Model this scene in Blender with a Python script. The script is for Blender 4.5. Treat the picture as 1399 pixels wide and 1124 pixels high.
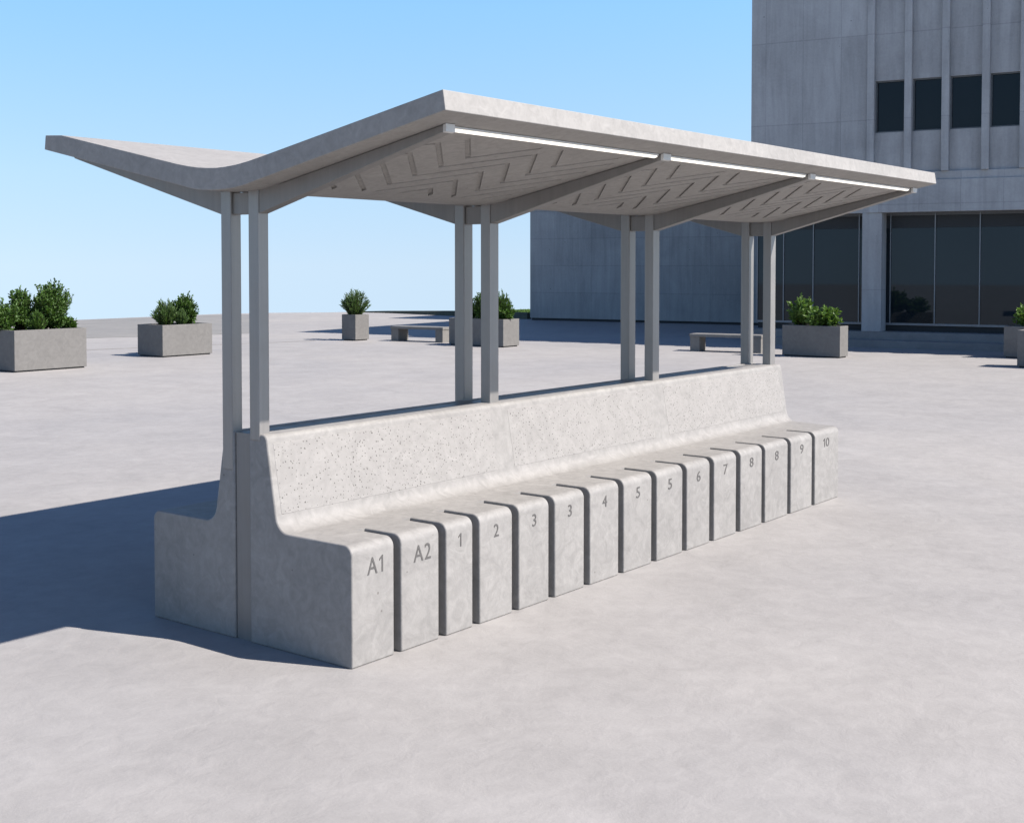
import bpy, bmesh, math, random
from mathutils import Vector, Matrix
R = math.radians
for o in list(bpy.data.objects):
    bpy.data.objects.remove(o)
scn = bpy.context.scene
col = scn.collection

# ------------------------------------------------------------------ camera
cam_d = bpy.data.cameras.new("camera")
cam = bpy.data.objects.new("camera", cam_d)
col.objects.link(cam)
fw = Vector((0.79274972, 0.60859353, -0.03408513))
rt = Vector((0.60894737, -0.79321063, 0.0))
up = rt.cross(fw)
cam.matrix_world = Matrix(((rt.x, up.x, -fw.x, -3.62572),
                           (rt.y, up.y, -fw.y, -3.59790),
                           (rt.z, up.z, -fw.z, 1.62555),
                           (0, 0, 0, 1)))
cam_d.sensor_width = 36.0
cam_d.lens = 44.577
cam_d.shift_x = 0.0
cam_d.shift_y = -0.0992
cam_d.clip_start = 0.05
cam_d.clip_end = 2000.0
scn.camera = cam

# ------------------------------------------------------------------ sky, sun, exposure
SUN = Vector((0.36, -0.95, 1.0)).normalized()          # towards the sun
elev = math.asin(SUN.z)
azim = math.atan2(SUN.x, SUN.y)
world = bpy.data.worlds.new("World")
scn.world = world
world.use_nodes = True
wn, wl = world.node_tree.nodes, world.node_tree.links
bg = wn["Background"]
sky = wn.new("ShaderNodeTexSky")
sky.sky_type = 'NISHITA'
sky.sun_disc = False
sky.sun_elevation = elev
sky.sun_rotation = azim
sky.air_density = 1.0
sky.dust_density = 0.3
sky.ozone_density = 2.2
tc = wn.new("ShaderNodeTexCoord")
sx = wn.new("ShaderNodeSeparateXYZ")
mx0 = wn.new("ShaderNodeMath"); mx0.operation = 'MAXIMUM'; mx0.inputs[1].default_value = 0.0
mx = wn.new("ShaderNodeMath"); mx.operation = 'MULTIPLY_ADD'; mx.inputs[1].default_value = 0.80; mx.inputs[2].default_value = 0.22
cx = wn.new("ShaderNodeCombineXYZ")
wl.new(tc.outputs['Generated'], sx.inputs[0])
wl.new(sx.outputs[0], cx.inputs[0]); wl.new(sx.outputs[1], cx.inputs[1])
wl.new(sx.outputs[2], mx0.inputs[0]); wl.new(mx0.outputs[0], mx.inputs[0]); wl.new(mx.outputs[0], cx.inputs[2])
wl.new(cx.outputs[0], sky.inputs['Vector'])
# clear-air falloff: pale towards the horizon, deep blue overhead
rmp = wn.new("ShaderNodeValToRGB")
rmp.color_ramp.elements[0].position = 0.0
rmp.color_ramp.elements[0].color = (1.60, 1.30, 1.04, 1)
rmp.color_ramp.elements[1].position = 0.80
rmp.color_ramp.elements[1].color = (0.52, 0.60, 0.78, 1)
for ps, c_ in ((0.07, (1.60, 1.46, 1.20)), (0.20, (1.34, 1.60, 1.50)), (0.34, (0.85, 0.98, 1.05)), (0.5, (0.55, 0.68, 0.85))):
    e = rmp.color_ramp.elements.new(ps); e.color = (c_[0], c_[1], c_[2], 1)
wl.new(sx.outputs[2], rmp.inputs[0])
mm = wn.new("ShaderNodeMix"); mm.data_type = 'RGBA'; mm.blend_type = 'MULTIPLY'
mm.inputs['Factor'].default_value = 1.0
wl.new(sky.outputs[0], mm.inputs['A']); wl.new(rmp.outputs[0], mm.inputs['B'])
wl.new(mm.outputs['Result'], bg.inputs['Color'])
bg.inputs['Strength'].default_value = 0.10

sun_d = bpy.data.lights.new("sun", 'SUN')
sun_d.energy = 5.0
sun_d.angle = R(0.5)
sun_d.color = (1.0, 0.945, 0.89)
sun = bpy.data.objects.new("sun", sun_d)
col.objects.link(sun)
sun.location = (0, 0, 30)
sun.rotation_euler = (-SUN).to_track_quat('-Z', 'Y').to_euler()

scn.view_settings.view_transform = 'Standard'
scn.view_settings.look = 'None'
scn.view_settings.exposure = 0.9
scn.view_settings.gamma = 1.0
scn.render.engine = 'CYCLES'
scn.render.resolution_x = 1024
scn.render.resolution_y = 822

# ------------------------------------------------------------------ helpers
def tag(o, label=None, cat=None, group=None, kind=None):
    if label: o['label'] = label
    if cat: o['category'] = cat
    if group: o['group'] = group
    if kind: o['kind'] = kind
    return o

def empty(name, loc=(0, 0, 0), rz=0.0):
    o = bpy.data.objects.new(name, None)
    o.empty_display_size = 0.2
    col.objects.link(o)
    o.location = loc
    o.rotation_euler = (0, 0, rz)
    return o

def link(name, bm, m, parent=None, smooth=False, recalc=True):
    if recalc:
        bmesh.ops.recalc_face_normals(bm, faces=bm.faces[:])
    me = bpy.data.meshes.new(name)
    bm.to_mesh(me); bm.free()
    if smooth:
        for p in me.polygons: p.use_smooth = True
    me.materials.append(m)
    o = bpy.data.objects.new(name, me)
    col.objects.link(o)
    if parent: o.parent = parent
    return o

def box(bm, x0, x1, y0, y1, z0, z1):
    v = [bm.verts.new((x, y, z)) for z in (z0, z1) for y in (y0, y1) for x in (x0, x1)]
    for f in ((0, 2, 3, 1), (4, 5, 7, 6), (0, 1, 5, 4), (2, 6, 7, 3), (0, 4, 6, 2), (1, 3, 7, 5)):
        bm.faces.new([v[i] for i in f])

def prism_x(bm, prof, x0, x1):
    """profile (y, z) extruded along x"""
    a = [bm.verts.new((x0, y, z)) for y, z in prof]
    b = [bm.verts.new((x1, y, z)) for y, z in prof]
    n = len(prof)
    bm.faces.new(a[::-1]); bm.faces.new(b)
    for i in range(n):
        j = (i + 1) % n
        bm.faces.new((a[i], a[j], b[j], b[i]))

def prism_z(bm, poly, z0, z1):
    a = [bm.verts.new((x, y, z0)) for x, y in poly]
    b = [bm.verts.new((x, y, z1)) for x, y in poly]
    n = len(poly)
    bm.faces.new(a[::-1]); bm.faces.new(b)
    for i in range(n):
        j = (i + 1) % n
        bm.faces.new((a[i], a[j], b[j], b[i]))

def bevel(o, w, seg=2, ang=35, weight=False):
    m = o.modifiers.new("bevel", 'BEVEL')
    m.width = w; m.segments = seg
    if weight:
        m.limit_method = 'WEIGHT'
    else:
        m.limit_method = 'ANGLE'; m.angle_limit = R(ang)
    m.harden_normals = False
    return m

def soft(o, ang=35):
    for p in o.data.polygons: p.use_smooth = True
    o.data.set_sharp_from_angle(angle=R(ang))

# ------------------------------------------------------------------ materials
def nmat(name):
    m = bpy.data.materials.new(name)
    m.use_nodes = True
    nt = m.node_tree
    return m, nt, nt.nodes["Principled BSDF"]

def noise(nt, vec, scale, detail=4, rough=0.55, dist=0.0):
    n = nt.nodes.new("ShaderNodeTexNoise")
    n.inputs['Scale'].default_value = scale
    n.inputs['Detail'].default_value = detail
    n.inputs['Roughness'].default_value = rough
    n.inputs['Distortion'].default_value = dist
    nt.links.new(vec, n.inputs['Vector'])
    return n.outputs['Fac']

def ramp(nt, fac, stops):
    r = nt.nodes.new("ShaderNodeValToRGB")
    els = r.color_ramp.elements
    while len(els) < len(stops): els.new(0.5)
    for e, (p, c) in zip(els, stops):
        e.position = p
        e.color = (c[0], c[1], c[2], 1) if not isinstance(c, (int, float)) else (c, c, c, 1)
    nt.links.new(fac, r.inputs[0])
    return r.outputs['Color']

def mul(nt, a, b, fac=1.0, mode='MULTIPLY'):
    n = nt.nodes.new("ShaderNodeMix"); n.data_type = 'RGBA'; n.blend_type = mode
    if isinstance(fac, (int, float)): n.inputs['Factor'].default_value = fac
    else: nt.links.new(fac, n.inputs['Factor'])
    for s, v in (('A', a), ('B', b)):
        if isinstance(v, tuple): n.inputs[s].default_value = (v[0], v[1], v[2], 1)
        else: nt.links.new(v, n.inputs[s])
    return n.outputs['Result']

def math_n(nt, op, a, b=None):
    n = nt.nodes.new("ShaderNodeMath"); n.operation = op
    for i, v in enumerate((a, b)):
        if v is None: continue
        if isinstance(v, (int, float)): n.inputs[i].default_value = v
        else: nt.links.new(v, n.inputs[i])
    return n.outputs[0]

def coords(nt, scale=(1, 1, 1)):
    t = nt.nodes.new("ShaderNodeTexCoord")
    if scale == (1, 1, 1): return t.outputs['Object']
    mp = nt.nodes.new("ShaderNodeMapping")
    mp.inputs['Scale'].default_value = scale
    nt.links.new(t.outputs['Object'], mp.inputs['Vector'])
    return mp.outputs[0]

def bump(nt, bsdf, h, strength, dist):
    b = nt.nodes.new("ShaderNodeBump")
    b.inputs['Strength'].default_value = strength
    b.inputs['Distance'].default_value = dist
    nt.links.new(h, b.inputs['Height'])
    nt.links.new(b.outputs[0], bsdf.inputs['Normal'])
    return b

def concrete(name, base, contrast=0.10, blotch=5.0, fine=60.0, rough=0.7, pits=True, bstr=0.25, bdist=0.004, flake=True):
    m, nt, b = nmat(name)
    v = coords(nt)
    big = noise(nt, v, blotch * 0.35, 3, 0.5, 0.4)
    mid = noise(nt, v, blotch * 2.2, 6, 0.6, 1.6)
    fin = noise(nt, v, fine, 4, 0.6, 0.0)
    c1 = tuple(x * (1 - contrast) for x in base)
    c2 = tuple(min(1, x * (1 + contrast)) for x in base)
    c = ramp(nt, mid, [(0.3, c1), (0.7, c2)])
    c = mul(nt, c, ramp(nt, big, [(0.25, 1 - contrast * 0.9), (0.75, 1 + 0.0)]))
    c = mul(nt, c, ramp(nt, fin, [(0.3, 1 - contrast * 0.45), (0.7, 1.0)]))
    if flake:
        vo = nt.nodes.new("ShaderNodeTexVoronoi"); vo.feature = 'SMOOTH_F1'
        vo.inputs['Scale'].default_value = blotch * 3.4
        wv = nt.nodes.new("ShaderNodeVectorMath"); wv.operation = 'ADD'
        nn = nt.nodes.new("ShaderNodeTexNoise"); nn.inputs['Scale'].default_value = blotch * 2.5
        nn.inputs['Detail'].default_value = 3
        nt.links.new(v, nn.inputs['Vector'])
        sc = nt.nodes.new("ShaderNodeVectorMath"); sc.operation = 'SCALE'; sc.inputs['Scale'].default_value = 0.22
        nt.links.new(nn.outputs['Color'], sc.inputs[0])
        nt.links.new(v, wv.inputs[0]); nt.links.new(sc.outputs[0], wv.inputs[1])
        nt.links.new(wv.outputs[0], vo.inputs['Vector'])
        sp = nt.nodes.new("ShaderNodeSeparateColor")
        nt.links.new(vo.outputs['Color'], sp.inputs[0])
        c = mul(nt, c, ramp(nt, sp.outputs[0], [(0.0, 1 - contrast * 0.75), (1.0, 1.0)]))
    if pits:
        vp = nt.nodes.new("ShaderNodeTexVoronoi"); vp.inputs['Scale'].default_value = 14
        nt.links.new(v, vp.inputs['Vector'])
        sp2 = nt.nodes.new("ShaderNodeSeparateColor"); nt.links.new(vp.outputs['Color'], sp2.inputs[0])
        th = math_n(nt, 'MULTIPLY', math_n(nt, 'GREATER_THAN', sp2.outputs[1], 0.8), math_n(nt, 'LESS_THAN', vp.outputs['Distance'], math_n(nt, 'MULTIPLY', sp2.outputs[2], 0.09)))
        c = mul(nt, c, (0.62, 0.6, 0.58), th)
    nt.links.new(c, b.inputs['Base Color'])
    b.inputs['Roughness'].default_value = rough
    b.inputs['Specular IOR Level'].default_value = 0.35
    h = math_n(nt, 'ADD', math_n(nt, 'MULTIPLY', mid, 0.7), math_n(nt, 'MULTIPLY', fin, 0.35))
    bump(nt, b, h, bstr, bdist)
    return m

M = {}
M['bench'] = concrete("cast_concrete", (0.276, 0.262, 0.247), 0.13, 5.5, 70, 0.62, True, 0.30, 0.006)
M['roof'] = concrete("roof_concrete", (0.306, 0.290, 0.272), 0.11, 7.0, 60, 0.7, True, 0.30, 0.006)
M['planter'] = concrete("planter_concrete", (0.164, 0.156, 0.147), 0.10, 4.0, 50, 0.75, True, 0.2, 0.004)
M['stone'] = concrete("stone_bench_concrete", (0.186, 0.178, 0.167), 0.10, 4.0, 50, 0.75, True, 0.2, 0.004)
M['step'] = concrete("step_concrete", (0.23, 0.224, 0.219), 0.10, 1.2, 20, 0.8, False, 0.2, 0.006)
M['kerb'] = concrete("low_wall_concrete", (0.10, 0.11, 0.085), 0.2, 3.0, 30, 0.85, False, 0.4, 0.02)

def ground_mat(name, base, streak=True):
    m, nt, b = nmat(name)
    v = coords(nt)
    big = noise(nt, v, 0.22, 4, 0.55, 0.6)
    mid = noise(nt, v, 1.8, 7, 0.66, 0.5)
    sml = noise(nt, v, 9.5, 6, 0.6, 0.45)
    fin = noise(nt, v, 90, 3, 0.6)
    lo = tuple(x * 0.90 for x in base); hi = tuple(x * 1.07 for x in base)
    c = ramp(nt, mid, [(0.30, lo), (0.70, hi)])
    c = mul(nt, c, ramp(nt, big, [(0.30, (0.90, 0.905, 0.915)), (0.68, (1.03, 1.02, 1.0))]))
    c = mul(nt, c, ramp(nt, sml, [(0.30, 0.93), (0.62, 1.02)]))
    c = mul(nt, c, ramp(nt, fin, [(0.25, 0.95), (0.7, 1.02)]))
    nt.links.new(c, b.inputs['Base Color'])
    b.inputs['Roughness'].default_value = 0.75
    b.inputs['Specular IOR Level'].default_value = 0.25
    h = math_n(nt, 'ADD', math_n(nt, 'MULTIPLY', sml, 0.6), math_n(nt, 'ADD', math_n(nt, 'MULTIPLY', mid, 0.8), math_n(nt, 'MULTIPLY', fin, 0.06)))
    bump(nt, b, h, 0.24, 0.03)
    return m

M['plaza'] = ground_mat("plaza_concrete", (0.302, 0.287, 0.276))
M['path'] = ground_mat("path_concrete", (0.219, 0.211, 0.2))
M['joint'] = ground_mat("joint_filler", (0.219, 0.186, 0.147))

def metal(name, base, rough=0.45, met=0.55):
    m, nt, b = nmat(name)
    v = coords(nt, (40, 40, 1.2))
    n = noise(nt, v, 1.0, 4, 0.6)
    n2 = noise(nt, coords(nt), 6.0, 4, 0.6)
    c = ramp(nt, n, [(0.3, tuple(x * 0.93 for x in base)), (0.7, tuple(x * 1.05 for x in base))])
    c = mul(nt, c, ramp(nt, n2, [(0.3, 0.90), (0.7, 1.03)]))
    nt.links.new(c, b.inputs['Base Color'])
    b.inputs['Metallic'].default_value = met
    rr = ramp(nt, n2, [(0.3, rough * 0.85), (0.7, rough * 1.15)])
    nt.links.new(rr, b.inputs['Roughness'])
    return m

M['steel'] = metal("post_steel", (0.262, 0.248, 0.234), 0.38, 0.40)
M['beam'] = metal("beam_steel", (0.212, 0.200, 0.188), 0.5, 0.25)
M['mullion'] = metal("mullion_steel", (0.20, 0.21, 0.225), 0.4, 0.4)

def plain(name, base, rough=0.6, spec=0.4):
    m, nt, b = nmat(name)
    n = noise(nt, coords(nt), 25, 3)
    nt.links.new(ramp(nt, n, [(0.3, tuple(x * 0.9 for x in base)), (0.7, tuple(x * 1.08 for x in base))]), b.inputs['Base Color'])
    b.inputs['Roughness'].default_value = rough
    b.inputs['Specular IOR Level'].default_value = spec
    return m

M['digit'] = plain("engraved_fill", (0.105, 0.100, 0.096), 0.8, 0.1)
M['housing'] = plain("lamp_housing", (0.55, 0.54, 0.52), 0.5)
M['soil'] = plain("planting_soil", (0.035, 0.026, 0.018), 0.95, 0.1)
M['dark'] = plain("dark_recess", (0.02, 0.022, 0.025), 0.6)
M['frame'] = plain("window_frame", (0.10, 0.105, 0.11), 0.45)
M['bark'] = plain("stem_bark", (0.05, 0.036, 0.022), 0.9, 0.1)
M['turf'] = plain("turf", (0.075, 0.125, 0.03), 0.95, 0.1)
M['hill'] = plain("hillside_scrub", (0.10, 0.11, 0.06), 0.95, 0.1)

m, nt, b = nmat("led_diffuser")
b.inputs['Base Color'].default_value = (0.9, 0.9, 0.88, 1)
b.inputs['Emission Color'].default_value = (1.0, 0.92, 0.80, 1)
b.inputs['Emission Strength'].default_value = 0.62
M['led'] = m

def glass_mat(name, base, spec=0.42):
    m, nt, b = nmat(name)
    n = noise(nt, coords(nt), 0.6, 2)
    nt.links.new(ramp(nt, n, [(0.3, tuple(x * 0.8 for x in base)), (0.7, tuple(x * 1.15 for x in base))]), b.inputs['Base Color'])
    b.inputs['Roughness'].default_value = 0.02
    b.inputs['IOR'].default_value = 1.5
    b.inputs['Specular IOR Level'].default_value = spec
    b.inputs['Specular Tint'].default_value = (0.78, 0.90, 1.0, 1)
    return m

M['glass'] = glass_mat("tinted_glass", (0.010, 0.014, 0.017))
M['winglass'] = glass_mat("window_glass", (0.008, 0.009, 0.010), 0.26)

def panel_concrete(name, base, x0, px, z0, pz, ax='X'):
    """board-marked concrete with formwork joints"""
    m, nt, b = nmat(name)
    v = coords(nt)
    s = nt.nodes.new("ShaderNodeSeparateXYZ"); nt.links.new(v, s.inputs[0])
    def line(c, o, p, w):
        t = math_n(nt, 'ADD', c, -o + p / 2)
        t = math_n(nt, 'DIVIDE', t, p)
        t = math_n(nt, 'FRACT', t)
        t = math_n(nt, 'ABSOLUTE', math_n(nt, 'SUBTRACT', t, 0.5))
        return math_n(nt, 'LESS_THAN', math_n(nt, 'MULTIPLY', t, p), w / 2)
    jn = math_n(nt, 'MAXIMUM', line(s.outputs[0], x0, px, 0.014), line(s.outputs[2], z0, pz, 0.020))
    mp = nt.nodes.new("ShaderNodeMapping"); mp.inputs['Scale'].default_value = (4.0, 4.0, 0.35)
    nt.links.new(v, mp.inputs['Vector'])
    st = noise(nt, mp.outputs[0], 1.6, 6, 0.62, 0.6)
    bl = noise(nt, v, 0.8, 5, 0.6, 0.5)
    fi = noise(nt, v, 22, 4, 0.6)
    c = ramp(nt, st, [(0.28, tuple(x * 0.84 for x in base)), (0.68, tuple(x * 1.08 for x in base))])
    c = mul(nt, c, ramp(nt, bl, [(0.3, 0.82), (0.7, 1.07)]))
    c = mul(nt, c, ramp(nt, fi, [(0.3, 0.93), (0.7, 1.03)]))
    # per-panel tone
    fx = math_n(nt, 'FLOOR', math_n(nt, 'DIVIDE', math_n(nt, 'SUBTRACT', s.outputs[0], x0), px))
    fz = math_n(nt, 'FLOOR', math_n(nt, 'DIVIDE', math_n(nt, 'SUBTRACT', s.outputs[2], z0), pz))
    cb = nt.nodes.new("ShaderNodeCombineXYZ"); nt.links.new(fx, cb.inputs[0]); nt.links.new(fz, cb.inputs[1])
    wh = nt.nodes.new("ShaderNodeTexWhiteNoise"); nt.links.new(cb.outputs[0], wh.inputs['Vector'])
    c = mul(nt, c, ramp(nt, wh.outputs['Value'], [(0.0, 0.93), (1.0, 1.04)]))
    # tie holes and specks
    vp = nt.nodes.new("ShaderNodeTexVoronoi"); vp.inputs['Scale'].default_value = 4.2
    nt.links.new(v, vp.inputs['Vector'])
    sp = nt.nodes.new("ShaderNodeSeparateColor"); nt.links.new(vp.outputs['Color'], sp.inputs[0])
    th = math_n(nt, 'MULTIPLY', math_n(nt, 'GREATER_THAN', sp.outputs[1], 0.55), math_n(nt, 'LESS_THAN', vp.outputs['Distance'], math_n(nt, 'MULTIPLY', sp.outputs[2], 0.07)))
    c = mul(nt, c, (0.55, 0.55, 0.55), th)
    c = mul(nt, c, (0.84, 0.84, 0.85), jn)
    nt.links.new(c, b.inputs['Base Color'])
    b.inputs['Roughness'].default_value = 0.8
    b.inputs['Specular IOR Level'].default_value = 0.25
    h = math_n(nt, 'SUBTRACT', math_n(nt, 'ADD', math_n(nt, 'MULTIPLY', st, 0.5), math_n(nt, 'MULTIPLY', fi, 0.3)), jn)
    bump(nt, b, h, 0.4, 0.012)
    return m

M['tower'] = panel_concrete("tower_concrete", (0.375, 0.374, 0.376), 0.315, 0.793, 4.585, 1.715)
M['bay'] = panel_concrete("bay_concrete", (0.375, 0.374, 0.376), -77.0, 200.0, 4.585, 1.715)
M['wing'] = panel_concrete("wing_concrete", (0.345, 0.342, 0.338), -8.80, 1.24, 0.84, 0.81)

# perforated backrest: random dots, cleaner towards the margins
def perf_mat():
    m, nt, b = nmat("perforated_concrete")
    v = coords(nt)
    mid = noise(nt, v, 11, 6, 0.6, 1.6)
    fin = noise(nt, v, 70, 4, 0.6)
    base = (0.270, 0.256, 0.242)
    c = ramp(nt, mid, [(0.3, tuple(x * 0.88 for x in base)), (0.7, tuple(x * 1.08 for x in base))])
    c = mul(nt, c, ramp(nt, fin, [(0.3, 0.94), (0.7, 1.0)]))
    mp = nt.nodes.new("ShaderNodeMapping"); mp.inputs['Scale'].default_value = (1, 0.0, 1)
    nt.links.new(v, mp.inputs['Vector'])
    hole = None
    dens = math_n(nt, 'ADD', math_n(nt, 'MULTIPLY', noise(nt, v, 2.6, 2), 0.9), -0.03)
    for sc, r, seed in ((46, 0.150, 0.0), (25, 0.098, 3.7)):
        vo = nt.nodes.new("ShaderNodeTexVoronoi"); vo.voronoi_dimensions = '2D'
        vo.inputs['Scale'].default_value = sc
        m2 = nt.nodes.new("ShaderNodeMapping"); m2.inputs['Rotation'].default_value = (R(90), 0, 0)
        m2.inputs['Location'].default_value = (seed, seed, 0)
        nt.links.new(mp.outputs[0], m2.inputs['Vector']); nt.links.new(m2.outputs[0], vo.inputs['Vector'])
        sp = nt.nodes.new("ShaderNodeSeparateColor"); nt.links.new(vo.outputs['Color'], sp.inputs[0])
        rad = math_n(nt, 'MULTIPLY', math_n(nt, 'ADD', 0.35, math_n(nt, 'MULTIPLY', sp.outputs[2], 0.65)), r)
        hh = math_n(nt, 'MULTIPLY', math_n(nt, 'LESS_THAN', vo.outputs['Distance'], rad), math_n(nt, 'GREATER_THAN', sp.outputs[0], dens))
        hole = hh if hole is None else math_n(nt, 'MAXIMUM', hole, hh)
    c = mul(nt, c, (0.33, 0.32, 0.31), hole)
    nt.links.new(c, b.inputs['Base Color'])
    b.inputs['Roughness'].default_value = 0.65
    b.inputs['Specular IOR Level'].default_value = 0.3
    h = math_n(nt, 'SUBTRACT', math_n(nt, 'MULTIPLY', mid, 0.6), hole)
    bump(nt, b, h, 0.3, 0.006)
    return m
M['perf'] = perf_mat()

def leaf_mat(name, dark, light, hue=0.0):
    m, nt, b = nmat(name)
    g = nt.nodes.new("ShaderNodeNewGeometry")
    n = noise(nt, coords(nt), 9, 3)
    rnd = g.outputs['Random Per Island']
    c = mul(nt, ramp(nt, rnd, [(0.0, dark), (1.0, light)]), ramp(nt, n, [(0.3, 0.7), (0.7, 1.15)]))
    nt.links.new(c, b.inputs['Base Color'])
    b.inputs['Roughness'].default_value = 0.5
    b.inputs['Specular IOR Level'].default_value = 0.3
    tr = nt.nodes.new("ShaderNodeBsdfTranslucent")
    nt.links.new(mul(nt, c, (1.3, 1.5, 0.6)), tr.inputs['Color'])
    ms = nt.nodes.new("ShaderNodeMixShader"); ms.inputs[0].default_value = 0.25
    nt.links.new(b.outputs[0], ms.inputs[1]); nt.links.new(tr.outputs[0], ms.inputs[2])
    nt.links.new(ms.outputs[0], nt.nodes["Material Output"].inputs['Surface'])
    return m
M['leaf'] = leaf_mat("box_leaf", (0.030, 0.064, 0.012), (0.095, 0.175, 0.034))
M['leaf_y'] = leaf_mat("laurel_leaf", (0.050, 0.100, 0.018), (0.130, 0.210, 0.045))
M['leaf_s'] = leaf_mat("rosemary_leaf", (0.042, 0.082, 0.022), (0.120, 0.185, 0.060))

# ------------------------------------------------------------------ ground
bm = bmesh.new()
plaza_edge = [(-70, -70), (80, -70), (80, 16), (40, 16), (32.6, 19.5), (29.5, 26.0), (29.4, 28.6), (28.1, 28.9), (26.5, 30.3), (24.7, 30.9), (19.1, 30.5), (10, 31.6), (0, 32.0), (-70, 34)]
vs = [bm.verts.new((x, y, 0)) for x, y in plaza_edge]
bm.faces.new(vs)
tag(link('plaza', bm, M['plaza']), kind='structure')
bm = bmesh.new()                                   # the hill falls away beyond the terrace edge
a = [bm.verts.new((x, y, -0.01)) for x, y in plaza_edge]
a2 = [bm.verts.new((x * 1.004, y * 1.004 , -0.6)) for x, y in plaza_edge]
c2 = [bm.verts.new((5 + (x - 5) * 3.2, -15 + (y + 15) * 3.2, -48)) for x, y in plaza_edge]
n = len(a)
for i in range(n):
    j = (i + 1) % n
    bm.faces.new((a[i], a[j], a2[j], a2[i])); bm.faces.new((a2[i], a2[j], c2[j], c2[i]))
tag(link('hillside', bm, M['hill']), kind='structure')
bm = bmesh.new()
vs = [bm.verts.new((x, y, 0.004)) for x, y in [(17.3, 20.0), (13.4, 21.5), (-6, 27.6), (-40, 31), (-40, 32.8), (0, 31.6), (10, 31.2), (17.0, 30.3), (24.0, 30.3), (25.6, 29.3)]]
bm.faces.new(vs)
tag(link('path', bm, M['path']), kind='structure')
bm = bmesh.new()
jp = [(6.0, 19.7), (10.74, 17.98), (11.98, 17.72), (14.56, 17.0), (15.77, 16.72)]
L_, R_ = [], []
for x, y in jp:
    L_.append(bm.verts.new((x, y - 0.02, 0.003))); R_.append(bm.verts.new((x, y + 0.02, 0.003)))
for i in range(len(jp) - 1):
    bm.faces.new((L_[i], L_[i + 1], R_[i + 1], R_[i]))
tag(link('paving_joint', bm, M['joint']), kind='structure')

# lawn beyond the edge of the terrace, and the dark edging wall in front of it
bm = bmesh.new()
lawn_far = [(32.6, 30.3), (36.6, 31.9), (40.4, 31.5), (46.0, 30.6), (58.0, 27.0), (58.0, 17.0), (36.5, 20.0)]
vs = [bm.verts.new((x, y, -0.32)) for x, y in lawn_far]
bm.faces.new(vs)
tag(link('lawn', bm, M['turf']), kind='structure')
random.seed(5)
bm = bmesh.new()
for k in range(16000):                               # blades along the lawn
    x = random.uniform(32.6, 48.0); y = random.uniform(21.0, 32.0)
    if y > 31.2 - abs(x - 38.5) * 0.16 or y < 20.0 + (x - 36.5) * -2.6: continue
    h = 0.03 + 0.05 * random.random(); a = random.random() * 6.28
    dx, dy = math.cos(a) * 0.02, math.sin(a) * 0.02
    p = [bm.verts.new((x - dx, y - dy, -0.321)), bm.verts.new((x + dx, y + dy, -0.321)), bm.verts.new((x + dy, y + dx, -0.32 + h))]
    bm.faces.new(p)
tag(link('grass', bm, M['turf'], recalc=False), 'short green grass beyond the plaza edge beside the concrete wing', 'grass', kind='stuff')
bm = bmesh.new()
wl0 = [(27.75, 19.9, 0.20), (28.35, 23.6, 0.16), (28.9, 27.0, 0.07), (28.6, 28.3, 0.03)]
A_, B_ = [], []
for x, y, h in wl0:
    A_.append((bm.verts.new((x, y, 0)), bm.verts.new((x, y, h)))); B_.append((bm.verts.new((x + 0.22, y, 0)), bm.verts.new((x + 0.22, y, h))))
for i in range(3):
    bm.faces.new((A_[i][0], A_[i + 1][0], A_[i + 1][1], A_[i][1]))
    bm.faces.new((A_[i][1], A_[i + 1][1], B_[i + 1][1], B_[i][1]))
    bm.faces.new((B_[i][1], B_[i + 1][1], B_[i + 1][0], B_[i][0]))
bm.faces.new((A_[0][0], A_[0][1], B_[0][1], B_[0][0])); bm.faces.new((A_[3][0], B_[3][0], B_[3][1], A_[3][1]))
w = link('low_wall', bm, M['kerb'])
tag(w, 'low dark edging wall in front of the green lawn beside the concrete wing', 'wall')

# ------------------------------------------------------------------ the shelter
L = 4.845
def skew_end(b_):
    """the far end of the bench is cut slightly on the skew"""
    for v in b_.verts:
        if v.co.x > L - 0.02: v.co.x += 0.25 * min(v.co.y, 0.60)

W = 1.2822
MID = W / 2
shelter = empty('bus_shelter', (0, 0, 0))
tag(shelter, 'grey concrete shelter with butterfly roof on paired posts over a numbered double bench', 'shelter')

SLAB_T = 0.612
def arc(cx_, cy_, r, a0, a1, n):
    return [(cx_ + r * math.cos(R(a0 + (a1 - a0) * i / n)), cy_ + r * math.sin(R(a0 + (a1 - a0) * i / n))) for i in range(n + 1)]

SPLIT = 0.212
r0 = 0.042
nose = arc(r0, 0.5 - r0, r0, 180, 90, 7)                     # front edge of the seat
# seat, fillet, backrest, crown
sl = Vector((0.057, 0.333)).normalized()                      # direction up the backrest
def fillet():
    # between horizontal z=.5 and backrest line through (.437,.5)
    r = 0.075
    ang = math.atan2(sl.y, sl.x)                              # ~80 deg
    px = 0.4365
    d = r / math.tan((math.pi - ang) / 2) if False else r * math.tan(ang / 2)
    c = (px - d, 0.5 + r)
    a1 = math.degrees(ang) - 90
    return arc(c[0], c[1], r, -90, a1, 8)
back_line = fillet()
top_r = 0.028
ang = math.degrees(math.atan2(sl.y, sl.x))
zc = 0.908 - top_r
# crown arc centre lies top_r right of the backrest line
yl = 0.4365 + (zc - 0.5) * sl.x / sl.y
cxr = yl + top_r / math.sin(R(ang)) - (0) 
crown = arc(cxr, zc, top_r, ang + 90, 90, 6)
prof_front = [(SPLIT, 0.0), (SPLIT, 0.5)] + back_line + crown + [(SLAB_T, 0.908), (SLAB_T, 0.0)]

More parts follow.
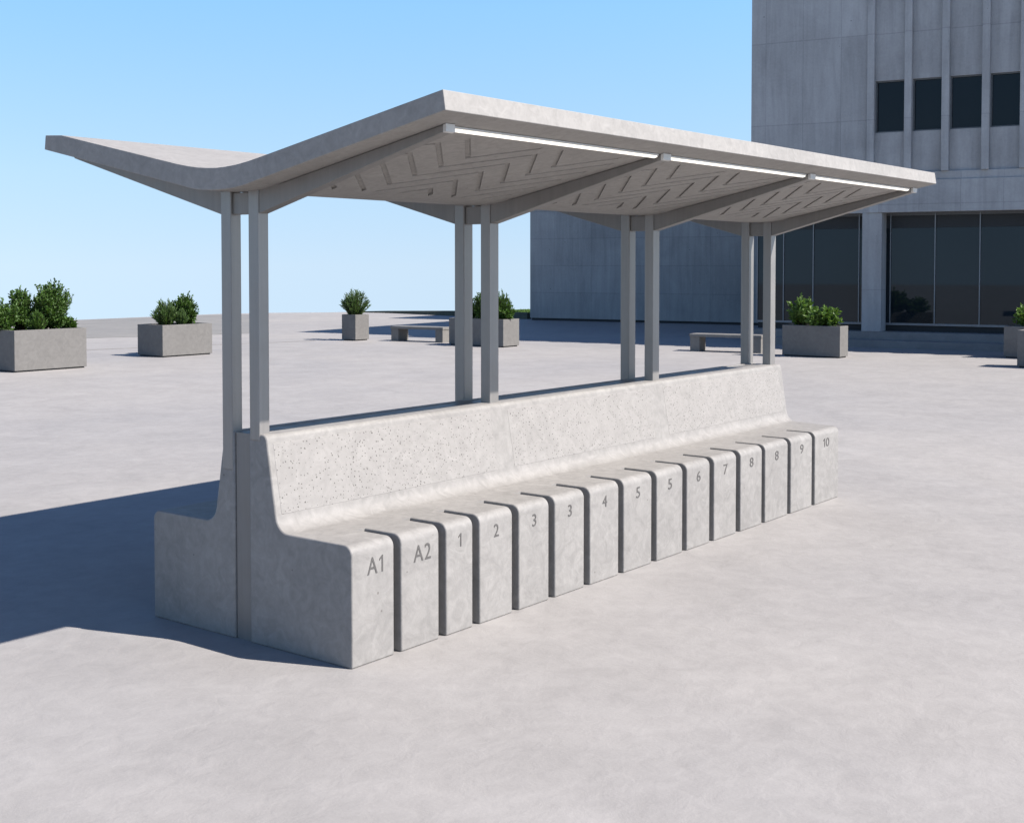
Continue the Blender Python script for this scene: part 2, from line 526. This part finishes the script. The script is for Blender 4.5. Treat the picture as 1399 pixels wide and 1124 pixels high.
bm = bmesh.new()
prism_x(bm, prof_front, 0, L)
skew_end(bm)
wl_ = bm.edges.layers.float.new('bevel_weight_edge')
bm.normal_update()
for e in bm.edges:
    if all(abs(v.co.y - SPLIT) < 1e-4 for v in e.verts): continue
    if len(e.link_faces) == 2 and e.calc_face_angle() > R(40): e[wl_] = 1.0
front = link('front_bench', bm, M['bench'], shelter)
bevel(front, 0.006, 2, weight=True); soft(front, 30)
front['label'] = 'sunlit bench front with tall perforated backrest'

segs = [(0, .251), (.294, .538), (.586, .771), (.820, 1.064), (1.115, 1.357), (1.407, 1.662), (1.715, 1.984), (2.034, 2.318),
        (2.372, 2.655), (2.705, 2.973), (3.027, 3.306), (3.363, 3.652), (3.698, 4.025), (4.073, 4.402), (4.45, L)]
marks = ['A1', 'A2', '1', '2', '3', '3', '4', '5', '5', '6', '7', '8', '8', '9', '10']
seg_prof = [(0, 0)] + [(y, z) for y, z in nose] + [(SPLIT, 0.5), (SPLIT, 0.0)]

def glyph(ch, h):
    """one engraved character of height h: (bmesh in x/z, width)"""
    b_ = bmesh.new()
    if ch == '1':
        pts = [(0.235, 0), (0.345, 0), (0.345, 1), (0.265, 1), (0.04, 0.80), (0.04, 0.685), (0.235, 0.845)]
        f_ = b_.faces.new([b_.verts.new((x * h, 0, z * h)) for x, z in pts])
        b_.normal_update()
        bmesh.ops.triangulate(b_, faces=[f_])
        return b_, 0.36 * h
    cu = bpy.data.curves.new('t', 'FONT')
    cu.body = ch; cu.size = h / 0.70; cu.resolution_u = 4; cu.fill_mode = 'FRONT'
    ob = bpy.data.objects.new('t', cu)
    col.objects.link(ob)
    bpy.context.view_layer.update()
    me = bpy.data.meshes.new_from_object(ob.evaluated_get(bpy.context.evaluated_depsgraph_get()))
    bpy.data.objects.remove(ob); bpy.data.curves.remove(cu)
    b_.from_mesh(me); bpy.data.meshes.remove(me)
    xs_ = [v.co.x for v in b_.verts]; ys_ = [v.co.y for v in b_.verts]
    k = h / (max(ys_) - min(ys_)); x_ = min(xs_); y_ = min(ys_)
    xk = k * 0.86
    for v in b_.verts: v.co = Vector(((v.co.x - x_) * xk, 0, (v.co.y - y_) * k))
    return b_, (max(xs_) - x_) * xk

def text_bmesh(s, h, depth):
    out = bmesh.new(); x = 0.0
    for i, ch in enumerate(s):
        g_, w_ = glyph(ch, h)
        for v in g_.verts: v.co.x += x
        me = bpy.data.meshes.new('t'); g_.to_mesh(me); g_.free()
        out.from_mesh(me); bpy.data.meshes.remove(me)
        x += w_ + 0.13 * h
    x -= 0.13 * h
    bmesh.ops.remove_doubles(out, verts=out.verts[:], dist=1e-5)
    bmesh.ops.recalc_face_normals(out, faces=out.faces[:])
    r = bmesh.ops.extrude_face_region(out, geom=out.faces[:])
    for e_ in r['geom']:
        if isinstance(e_, bmesh.types.BMVert): e_.co.y -= depth
    for v in out.verts: v.co.x -= x / 2
    bmesh.ops.recalc_face_normals(out, faces=out.faces[:])
    return out

for (x0, x1), mk in zip(segs, marks):
    bm = bmesh.new()
    prism_x(bm, seg_prof, x0, x1)
    skew_end(bm)
    wl_ = bm.edges.layers.float.new('bevel_weight_edge')
    bm.normal_update()
    for e in bm.edges:
        if all(abs(v.co.y - SPLIT) < 1e-4 for v in e.verts): continue
        if len(e.link_faces) == 2 and e.calc_face_angle() > R(40): e[wl_] = 1.0
    s = link('seat_segment', bm, M['bench'], shelter)
    bevel(s, 0.007, 3, weight=True); soft(s, 30)
    s['label'] = 'seat segment marked ' + mk
    hh = 0.070 if mk[0] == 'A' else 0.059
    tb = text_bmesh(mk, hh, 0.003)
    cxp = (x0 + x1) / 2 + (0.012 if len(mk) == 2 else 0.0)
    if mk == '10': cxp = 4.63
    for v in tb.verts: v.co.x *= 1.0 + 0.16 * x0
    for v in tb.verts: v.co += Vector((cxp, 0.0012, (0.401 if mk[0] == 'A' else 0.411) - hh / 2))
    d = link('seat_number', tb, M['digit'], s, recalc=False)
    d['label'] = 'engraved ' + mk

# far side of the double bench (mirror of the front, without slots)
B0 = 0.713
full = [(0, 0)] + [(y, z) for y, z in nose] + back_line + crown + [(W - B0, 0.908), (W - B0, 0.0)]
bm = bmesh.new()
prism_x(bm, [(W - y, z) for y, z in full], 0, L)
skew_end(bm)
back = link('rear_bench', bm, M['bench'], shelter)
bevel(back, 0.006, 2); soft(back, 30)
back['label'] = 'shaded rear bench facing away from the viewer'
bm = bmesh.new()
box(bm, 0.009, L - 0.009, SLAB_T + 0.002, B0 - 0.006, 0, 0.905)
skew_end(bm)
sp = link('spine_panel', bm, M['beam'], shelter)
sp['label'] = 'narrow recessed strip between the two bench halves'

# perforated panels on the front backrest, a little proud of it
def panel(x0, x1):
    bm = bmesh.new()
    z0, z1 = 0.572, 0.868
    nrm = Vector((-sl.y, sl.x))                       # out of the backrest in (y,z)
    def pt(x, z, off):
        y = 0.4365 + (z - 0.5) * sl.x / sl.y
        return bm.verts.new((x, y + nrm.x * off, z + nrm.y * off))
    nx = 2
    A = [pt(x, z, 0.0012) for x, z in ((x0, z0), (x1, z0), (x1, z1), (x0, z1))]
    B = [pt(x, z, -0.004) for x, z in ((x0 - .006, z0 - .006), (x1 + .006, z0 - .006), (x1 + .006, z1 + .006), (x0 - .006, z1 + .006))]
    bm.faces.new(A); bm.faces.new(B[::-1])
    for i in range(4):
        j = (i + 1) % 4
        bm.faces.new((A[i], B[i], B[j], A[j]))
    return link('perforated_panel', bm, M['perf'], front)
for a_, b_ in ((0.035, 1.52), (1.67, 3.10), (3.27, L + 0.055)):
    panel(a_, b_)

# ---- roof
def zu(y):                                            # flat underside of a wing, mirrored about the valley
    y = y if y < MID else W - y
    return 1.975 + (0.40 - y) * 0.2061
XR0, XR1 = -0.144, 4.985
half_top = [(-0.612, 2.262), (0.38, 2.069), (0.45, 2.0565), (0.52, 2.047), (0.585, 2.042), (MID, 2.040)]
half_bot = [(-0.624, 2.1865), (0.40, 1.975), (0.455, 1.9625), (0.515, 1.953), (0.575, 1.948), (MID, 1.9465)]
top = half_top + [(W - y, z) for y, z in half_top[-2:0:-1]] + [(1.765, 2.246), (1.897, 2.254)]
bot = half_bot + [(W - y, z) for y, z in half_bot[-2::-1]]
bm = bmesh.new()
prism_x(bm, top + bot[::-1], XR0, XR1)
roof = link('roof', bm, M['roof'], shelter)
roof['label'] = 'pale concrete butterfly roof with chevron grooves underneath'
bevel(roof, 0.003, 2, 40)

# chevron grooves cut into the underside, bay by bay
frames = [(0.0, 0.055), (1.578, 1.653), (3.222, 3.300), (4.872, 4.952)]
bays = [(frames[i][1], frames[i + 1][0]) for i in range(3)]
def zig(x, kn):                                       # piecewise zigzag through its knots
    for (xa, ya), (xb, yb) in zip(kn, kn[1:]):
        if xa <= x <= xb: return ya + (yb - ya) * (x - xa) / (xb - xa)
    return kn[-1][1]
KN = [-0.12, 0.215, 0.565, 0.865, 1.188, 1.487, 1.80, 2.1]
gb = bmesh.new()
def groove(path, mirror):
    h, dep = 0.0150, 0.0085
    rows = []
    for x, y in path:
        ring = []
        for dy, dz in ((-h, -0.02), (h, -0.02), (h, dep), (-h, dep)):
            yy = y + dy
            z = zu(yy) + dz
            ring.append(gb.verts.new((x, W - yy if mirror else yy, z)))
        rows.append(ring)
    gb.faces.new(rows[0]); gb.faces.new(rows[-1][::-1])
    for r1, r2 in zip(rows, rows[1:]):
        for i in range(4):
            j = (i + 1) % 4
            gb.faces.new((r1[i], r2[i], r2[j], r1[j]))
for bi, (b0, b1) in enumerate(bays):
    kn = [(x + 0.066 * bi, 0.285 * ((i + 1) % 2)) for i, x in enumerate([-0.40] + KN)]
    kn = [(x, 0.285 - y) for x, y in kn]
    for k in range(-5, 6):
        off = -0.430 + 0.152 * k
        xs = [0.10] + [x for x, y in kn if 0.11 < x < (b1 - b0 - 0.03)] + [b1 - b0 - 0.02]
        pts = [(x, zig(x, kn) + off) for x in xs]
        lo, hi = -0.365, 0.432
        cur = []
        def flush(c):
            while len(c) > 2 and abs(c[0][0] - c[1][0]) < 0.10: c = c[1:]
            while len(c) > 2 and abs(c[-1][0] - c[-2][0]) < 0.10: c = c[:-1]
            if len(c) >= 2 and c[-1][0] - c[0][0] > 0.10:
                for mir in (False, True): groove([(b0 - 0.055 + x, y) for x, y in c], mir)
        for (xa, ya), (xb, yb) in zip(pts, pts[1:]):
            ts = [0.0, 1.0]
            if abs(yb - ya) > 1e-9:
                for lim in (lo, hi):
                    t = (lim - ya) / (yb - ya)
                    if 0 < t < 1: ts.append(t)
            ts.sort()
            for t0, t1 in zip(ts, ts[1:]):
                ym = ya + (yb - ya) * (t0 + t1) / 2
                p0 = (xa + (xb - xa) * t0, ya + (yb - ya) * t0); p1 = (xa + (xb - xa) * t1, ya + (yb - ya) * t1)
                if lo <= ym <= hi:
                    if not cur: cur = [p0]
                    cur.append(p1)
                else:
                    flush(cur); cur = []
        flush(cur)
bmesh.ops.recalc_face_normals(gb, faces=gb.faces[:])
gme = bpy.data.meshes.new('groove_cutter'); gb.to_mesh(gme); gb.free()
gob = bpy.data.objects.new('groove_cutter', gme); col.objects.link(gob)
bo = roof.modifiers.new('grooves', 'BOOLEAN'); bo.operation = 'DIFFERENCE'; bo.solver = 'EXACT'; bo.object = gob
bpy.context.view_layer.update()
ev = roof.evaluated_get(bpy.context.evaluated_depsgraph_get())
nm = bpy.data.meshes.new_from_object(ev)
roof.modifiers.clear()
old = roof.data; roof.data = nm; nm.name = 'roof'
if not nm.materials: nm.materials.append(M['roof'])
bpy.data.objects.remove(gob)

# ---- frames: two posts, a tapered beam each way and a tie, four times
PF0, PF1 = 0.543, 0.606                               # front post in y
PB0, PB1 = 0.720, 0.785
for i, (x0, x1) in enumerate(frames):
    xa, xb = x0 - 0.003 if i == 0 else x0, x1
    bm = bmesh.new()
    box(bm, xa, xb, PF0, PF1, 0.88, zu(0.5) + 0.0)
    pf = link('post', bm, M['steel'], shelter); bevel(pf, 0.004)
    bm = bmesh.new()
    box(bm, xa, xb, PB0, PB1, 0.738 if i == 0 else 0.80, zu(0.5) + 0.0)
    pb = link('post', bm, M['steel'], shelter); bevel(pb, 0.004)
    bm = bmesh.new()
    i0, i1 = xa + 0.004, xb - 0.004
    e = 0.0015
    yo = -0.488
    prism_x(bm, [(PF0 - e, 1.850), (PF0 - e, zu(PF0) - e + 0.012), (0.40, zu(0.40) - e), (yo, zu(yo) - e), (yo, zu(yo) - 0.030)], i0, i1)
    bmf = link('beam', bm, M['beam'], shelter); bevel(bmf, 0.003)
    bm = bmesh.new()
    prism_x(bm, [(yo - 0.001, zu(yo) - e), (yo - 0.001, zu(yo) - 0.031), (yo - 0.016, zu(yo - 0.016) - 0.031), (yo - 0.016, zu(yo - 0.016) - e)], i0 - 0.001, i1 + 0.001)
    link('glow_cap', bm, M['housing'], bmf)  # pale colour stands in for strip-light glow on the shaded beam tip
    bm = bmesh.new()
    yo2 = 1.882
    prism_x(bm, [(PB1 + e, 1.852), (PB1 + e, zu(PB1) - e + 0.010), (W - 0.40, zu(0.40) - e), (yo2, zu(yo2) - e), (yo2, zu(yo2) - 0.028)], i0, i1)
    bmb = link('beam', bm, M['beam'], shelter); bevel(bmb, 0.003)
    bm = bmesh.new()
    box(bm, xa + 0.012, xb - 0.012, PF1 + e, PB0 - e, 1.850, 1.944)
    tb = link('tie_beam', bm, M['beam'], shelter); bevel(tb, 0.003)

# ---- light strips along the front of the underside, one per bay
for b0, b1 in bays:
    y0, y1 = -0.486, -0.462
    bm = bmesh.new()
    prism_x(bm, [(y0, zu(y0) - 0.0015), (y1, zu(y1) - 0.0015), (y1, zu(y1) - 0.009), (y0, zu(y0) - 0.009)], b0 + 0.012, b1 - 0.012)
    hs = link('light_strip', bm, M['housing'], shelter)
    hs['label'] = 'glowing white strip light under the roof edge'
    bm = bmesh.new()
    prism_x(bm, [(y0 + 0.001, zu(y0) - 0.010), (y1 - 0.001, zu(y1) - 0.010), (y1 - 0.003, zu(y1) - 0.0165), (y0 + 0.003, zu(y0) - 0.0165)], b0 + 0.018, b1 - 0.018)
    df = link('diffuser', bm, M['led'], hs); bevel(df, 0.003)

# ------------------------------------------------------------------ the building behind
bld = empty('office_building', (20.9, 8.83, 0), R(8 - 90))
tag(bld, 'shaded grey concrete office block with vertical fins, dark windows and a long blank wing', 'building')
def part(name, boxes, m, parent=bld, bev=0.0):
    bm = bmesh.new()
    for b in boxes: box(bm, *b)
    o = link(name, bm, m, parent)
    if bev: bevel(o, bev)
    return o
SX = 13.4                                             # extent to the right, beyond the frame
TOP = 7.9
fin0 = [2.443, 3.180, 3.898, 4.650, 5.345]
while fin0[-1] + 0.73 < SX - 0.3: fin0.append(fin0[-1] + 0.73)
finw = 0.140
part('wall', [(0.0, 2.441, 0.0, 0.42, 2.712, TOP), (0.0, SX, 0.42, 10.0, 2.712, TOP), (SX - 0.2, SX, 0, 0.42, 2.712, TOP)], M['tower'])['label'] = 'blank board-marked concrete wall above the glass entrance'
part('fascia', [(2.444, SX - 0.203, -0.035, 0.419, 2.712, 3.345), (2.446, SX - 0.206, -0.001, 0.418, 3.346, 3.508)], M['tower'], bev=0.006)
for x in fin0:
    part('fin', [(x, x + finw, -0.055, 0.16, 3.510, TOP - 0.004)], M['bay'], bev=0.006)
for xa, xb in zip(fin0, fin0[1:] + [SX - 0.2]):
    a_, b_ = xa + finw + 0.002, xb - 0.002
    if b_ - a_ < 0.2: continue
    part('spandrel', [(a_, b_, 0.06, 0.415, 3.511, 4.325)], M['bay'])
    part('upper_panel', [(a_, b_, 0.06, 0.415, 5.365, TOP - 0.006)], M['bay'])
    wf = part('window', [(a_, b_, 0.100, 0.200, 4.327, 4.352), (a_, b_, 0.100, 0.200, 5.338, 5.363), (a_, a_ + 0.028, 0.101, 0.199, 4.353, 5.337), (b_ - 0.020, b_, 0.101, 0.199, 4.353, 5.337)], M['frame'])
    part('pane', [(a_ + 0.029, b_ - 0.021, 0.150, 0.165, 4.3525, 5.3375)], M['winglass'], wf)
# ground floor
for x in (2.362, 6.15, 9.9, SX - 0.42):
    part('column', [(x, x + 0.393, -0.01, 0.40, 0.306, 2.711)], M['bay'], bev=0.008)
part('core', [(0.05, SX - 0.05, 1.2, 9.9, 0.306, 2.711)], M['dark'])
GD = 0.42
mull = [0.02, 0.60, 1.24, 2.20, 2.84, 3.72, 4.58, 5.45, 6.05, 6.75, 7.6, 8.5, 9.4, 10.4, 11.3, 12.2, SX - 0.05]
for xa, xb in zip(mull, mull[1:]):
    g = part('glazing', [(xa + 0.014, xb - 0.014, GD, GD + 0.015, 0.475, 2.405)], M['glass'])
    part('soffit_shade', [(xa + 0.014, xb - 0.014, GD + 0.001, GD + 0.016, 2.407, 2.66)], M['dark'])  # near-black strip paints the soffit's dark reflection across the glass head
for i, x in enumerate(mull):
    part('mullion', [(x - 0.010, x + 0.010, GD - 0.03, GD + 0.04, 0.430, 2.710)], M['mullion'])
part('sill_rail', [(0.035, SX - 0.07, GD - 0.04, GD + 0.05, 0.430, 0.474)], M['mullion'])
part('head_rail', [(0.035, SX - 0.07, GD - 0.02, GD + 0.04, 2.661, 2.709)], M['frame'])
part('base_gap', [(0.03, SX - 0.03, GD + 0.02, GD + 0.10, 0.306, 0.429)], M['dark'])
part('step', [(-0.02, SX, -0.12, 10.0, 0.0, 0.1525), (-0.02, SX, -0.02, 10.0, 0.1525, 0.305)], M['step'], bev=0.0)
part('step', [(-0.02, SX, -0.42, -0.121, 0.0, 0.15)], M['step'])
# unseen roof-top block, added to throw the far end of the shadow on the plaza
part('shadow_block', [(0.0, 5.0, 1.3, 9.95, TOP, 11.4)], M['tower'])
# the wing
part('wing', [(-9.62, 3.0, 7.81, 16.0, 0.07, 4.6)], M['wing'])['label'] = 'long windowless concrete wing left of the tower'
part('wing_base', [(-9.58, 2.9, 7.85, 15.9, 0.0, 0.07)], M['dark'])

# ------------------------------------------------------------------ planters
def planter(x0, x1, y0, y1, h, label):
    cx_, cy_ = (x0 + x1) / 2, (y0 + y1) / 2
    root = empty('planter', (cx_, cy_, 0))
    tag(root, label, 'planter', 'concrete planters around the plaza')
    hx, hy, t = (x1 - x0) / 2, (y1 - y0) / 2, 0.035
    bm = bmesh.new()
    zb = 0.022
    o0 = [bm.verts.new((sx_ * hx, sy_ * hy, zb)) for sx_, sy_ in ((-1, -1), (1, -1), (1, 1), (-1, 1))]
    o1 = [bm.verts.new((sx_ * hx, sy_ * hy, h)) for sx_, sy_ in ((-1, -1), (1, -1), (1, 1), (-1, 1))]
    i1 = [bm.verts.new((sx_ * (hx - t), sy_ * (hy - t), h)) for sx_, sy_ in ((-1, -1), (1, -1), (1, 1), (-1, 1))]
    i0 = [bm.verts.new((sx_ * (hx - t), sy_ * (hy - t), h - 0.12)) for sx_, sy_ in ((-1, -1), (1, -1), (1, 1), (-1, 1))]
    bm.faces.new(o0[::-1]); bm.faces.new(i0)
    for k in range(4):
        j = (k + 1) % 4
        bm.faces.new((o0[k], o0[j], o1[j], o1[k])); bm.faces.new((o1[k], o1[j], i1[j], i1[k])); bm.faces.new((i1[k], i1[j], i0[j], i0[k]))
    b_ = link('trough', bm, M['planter'], root); bevel(b_, 0.006)
    bm = bmesh.new(); box(bm, -hx + 0.03, hx - 0.03, -hy + 0.03, hy - 0.03, 0, zb - 0.001)
    link('foot', bm, M['dark'], root)
    bm = bmesh.new()
    n_ = 6
    g = [[bm.verts.new((-hx + t + 0.002 + (2 * hx - 2 * t - 0.004) * a / n_, -hy + t + 0.002 + (2 * hy - 2 * t - 0.004) * b / n_, h - 0.045 + random.uniform(-0.012, 0.012))) for b in range(n_ + 1)] for a in range(n_ + 1)]
    for a in range(n_):
        for b in range(n_):
            bm.faces.new((g[a][b], g[a + 1][b], g[a + 1][b + 1], g[a][b + 1]))
    link('soil', bm, M['soil'], root)
    return root

def leaf(bm, p, d, ln, wd, fold=0.25):
    d = d.normalized()
    s = d.cross(Vector((random.uniform(-1, 1), random.uniform(-1, 1), random.uniform(-0.3, 1)))).normalized()
    nrm = s.cross(d)
    m1 = p + d * ln * 0.45
    v = [bm.verts.new(p), bm.verts.new(m1 + s * wd / 2 + nrm * wd * fold), bm.verts.new(p + d * ln), bm.verts.new(m1 - s * wd / 2 + nrm * wd * fold)]
    bm.faces.new((v[0], v[1], v[2])); bm.faces.new((v[0], v[2], v[3]))

def twig(bm, a, b, r0, r1):
    d = (b - a).normalized()
    s = d.orthogonal().normalized(); t = d.cross(s)
    A = [bm.verts.new(a + (s * math.cos(q) + t * math.sin(q)) * r0) for q in (0, 2.09, 4.19)]
    B = [bm.verts.new(b + (s * math.cos(q) + t * math.sin(q)) * r1) for q in (0, 2.09, 4.19)]
    for i in range(3):
        j = (i + 1) % 3
        bm.faces.new((A[i], A[j], B[j], B[i]))

def shrub(x, y, z, w, h, style, label, cat='shrub', seed=0, leaning=(0, 0)):
    random.seed(seed)
    root = empty('shrub', (x, y, z))
    tag(root, label, cat, 'shrubs growing in the planters')
    fb, sb = bmesh.new(), bmesh.new()
    lean = Vector((leaning[0], leaning[1], 0))
    if style == 'spiky':
        for k in range(int(50 + 95 * w)):
            a = random.uniform(0, 6.283); q = random.random() ** 0.6
            base = Vector((math.cos(a), math.sin(a), 0)) * w * 0.12 * q
            tip = Vector((math.cos(a) * w * 0.52 * q, math.sin(a) * w * 0.52 * q, h * (1.0 - 0.62 * q ** 2) * random.uniform(0.80, 1.06))) + lean
            twig(sb, base, tip, 0.006, 0.0025)
            n_ = int(10 + 28 * h)
            for i in range(n_):
                t = 0.12 + 0.9 * i / n_
                p = base.lerp(tip, min(t, 1.0))
                ax = (tip - base).normalized()
                o_ = Vector((random.uniform(-1, 1), random.uniform(-1, 1), random.uniform(-1, 1)))
                leaf(fb, p, ax * 1.2 + o_ * 0.62, random.uniform(0.05, 0.085), 0.017)
        mt = M['leaf_s'] if seed % 2 else M['leaf']
    else:
        big = style == 'round'
        nt_ = int(110 + 210 * w * h / 0.3)
        if big: nt_ = int(nt_ * 0.42)
        for k in range(nt_):
            # a tip on (or just inside) an egg-shaped, lumpy crown
            a = random.uniform(0, 6.283); ph = math.acos(random.uniform(-0.75, 1.0))
            lump = 0.80 + 0.26 * math.sin(3 * a + seed) * math.sin(2.6 * ph + seed * 1.7) + random.uniform(-0.16, 0.12)
            tip = Vector((math.cos(a) * math.sin(ph) * w * 0.5 * lump, math.sin(a) * math.sin(ph) * w * 0.5 * lump, h * 0.46 + math.cos(ph) * h * 0.52 * lump)) + lean
            if random.random() < 0.16: tip *= random.uniform(1.06, 1.20)
            tip.z = max(tip.z, random.uniform(0.02, 0.09))
            base = Vector((tip.x * 0.18, tip.y * 0.18, max(0.0, tip.z * 0.25)))
            twig(sb, base, tip, 0.006, 0.002)
            ax = (tip - base).normalized()
            ln0 = (tip - base).length
            n_ = int(7 + ln0 * (26 if not big else 20))
            for i in range(n_):
                t = 0.25 + 0.75 * (i + random.random()) / n_
                p = base.lerp(tip, min(1, t))
                o_ = Vector((random.gauss(0, 1), random.gauss(0, 1), random.gauss(0.25, 0.8)))
                if big: leaf(fb, p, ax * 0.7 + o_ * 0.8, random.uniform(0.065, 0.10), random.uniform(0.040, 0.058))
                else: leaf(fb, p, ax * 0.8 + o_ * 0.8, random.uniform(0.040, 0.066), random.uniform(0.024, 0.036))
        mt = M['leaf_y'] if big else M['leaf']
    link('stem', sb, M['bark'], root, recalc=False)
    f_ = link('foliage', fb, mt, root, recalc=False)
    return root

PL = [
    (7.11, 8.375, 14.25, 15.05, 0.644, 'grey concrete planter at the left edge holding three bushy shrubs'),
    (10.525, 11.64, 15.14, 15.87, 0.576, 'long grey planter with two shrubs, second from the left'),
    (16.265, 16.69, 15.99, 16.41, 0.571, 'small square concrete planter with one spiky shrub'),
    (16.43, 16.96, 12.02, 13.45, 0.563, 'long planter seen behind the second pair of shelter posts'),
    (17.70, 18.06, 5.45, 6.56, 0.565, 'planter with bright leafy shrubs in front of the glass entrance'),
    (19.60, 20.12, 1.9, 3.19, 0.568, 'concrete planter by the entrance steps at the right edge, standing in shade'),
    (17.52, 18.05, 0.9, 2.37, 0.601, 'nearer sunlit planter cut off by the right edge of the picture'),
]
for p_ in PL: planter(*p_)

# planter 1
zz = 0.60
shrub(7.17, 14.70, zz, 0.50, 0.46, 'leafy', 'low rounded shrub at the left end of the leftmost planter', seed=1)
shrub(7.56, 14.80, zz, 0.42, 0.70, 'leafy', 'middle upright shrub in the leftmost planter', seed=2)
shrub(7.98, 14.66, zz, 0.64, 0.80, 'leafy', 'tallest dense shrub at the right end of the leftmost planter', seed=3)
shrub(7.60, 14.42, zz, 0.30, 0.30, 'spiky', 'small pale tuft at the front of the leftmost planter', 'plant', seed=4)
shrub(8.20, 14.48, zz, 0.24, 0.20, 'leafy', 'tiny bush in the right front corner of the leftmost planter', seed=14)
# planter 2
zz = 0.53
shrub(10.83, 15.45, zz, 0.46, 0.50, 'spiky', 'feathery shrub on the left of the second planter', seed=5)
shrub(11.30, 15.52, zz, 0.52, 0.60, 'leafy', 'dense dark shrub on the right of the second planter', seed=6)
shrub(11.05, 15.28, zz, 0.22, 0.30, 'spiky', 'small tuft between the two shrubs of the second planter', 'plant', seed=15)
# planter 3
shrub(16.48, 16.20, 0.52, 0.66, 0.60, 'spiky', 'spiky upright shrub alone in the small square planter', seed=9)
# planter 4
shrub(16.70, 13.10, 0.52, 0.36, 0.30, 'leafy', 'low bush at the left end of the planter behind the second post pair', seed=8)
shrub(16.70, 12.68, 0.52, 0.60, 0.62, 'leafy', 'tall bush between the second pair of shelter posts', seed=21)
shrub(16.72, 12.28, 0.52, 0.44, 0.58, 'spiky', 'feathery bush just right of the second pair of shelter posts', seed=10)
shrub(16.70, 12.16, 0.52, 0.36, 0.30, 'leafy', 'low bush at the right end of the planter behind the second post pair', seed=11)
# planter 5
shrub(17.90, 6.25, 0.52, 0.50, 0.58, 'round', 'taller bright green leafy shrub in front of the glass entrance', seed=12)
shrub(17.90, 5.82, 0.52, 0.62, 0.40, 'round', 'lower spreading bright green shrub in front of the glass entrance', seed=13)
# planter 6
shrub(19.88, 2.80, 0.52, 0.60, 0.46, 'round', 'dark leafy shrub in the shaded planter at the right edge', seed=16)

# ------------------------------------------------------------------ low stone benches
def stone_bench(x, y, ln, dp, h, rz, label):
    root = empty('stone_bench', (x, y, 0), rz)
    tag(root, label, 'bench', 'low backless benches on the plaza')
    bm = bmesh.new(); box(bm, -dp / 2, dp / 2, -ln / 2, ln / 2, h - 0.055, h)
    s = link('seat', bm, M['stone'], root); bevel(s, 0.006)
    for sg in (-1, 1):
        bm = bmesh.new()
        y0 = sg * (ln / 2 - 0.012); y1 = sg * (ln / 2 - 0.20)
        box(bm, -dp / 2 + 0.015, dp / 2 - 0.015, min(y0, y1), max(y0, y1), 0.0, h - 0.056)
        l_ = link('leg', bm, M['stone'], root); bevel(l_, 0.005)
    return root
stone_bench(17.02, 14.73, 1.36, 0.42, 0.325, R(8), 'low backless bench between the square planter and the long planter')
stone_bench(18.08, 7.86, 1.42, 0.40, 0.335, R(10), 'low backless bench behind the farthest pair of shelter posts')
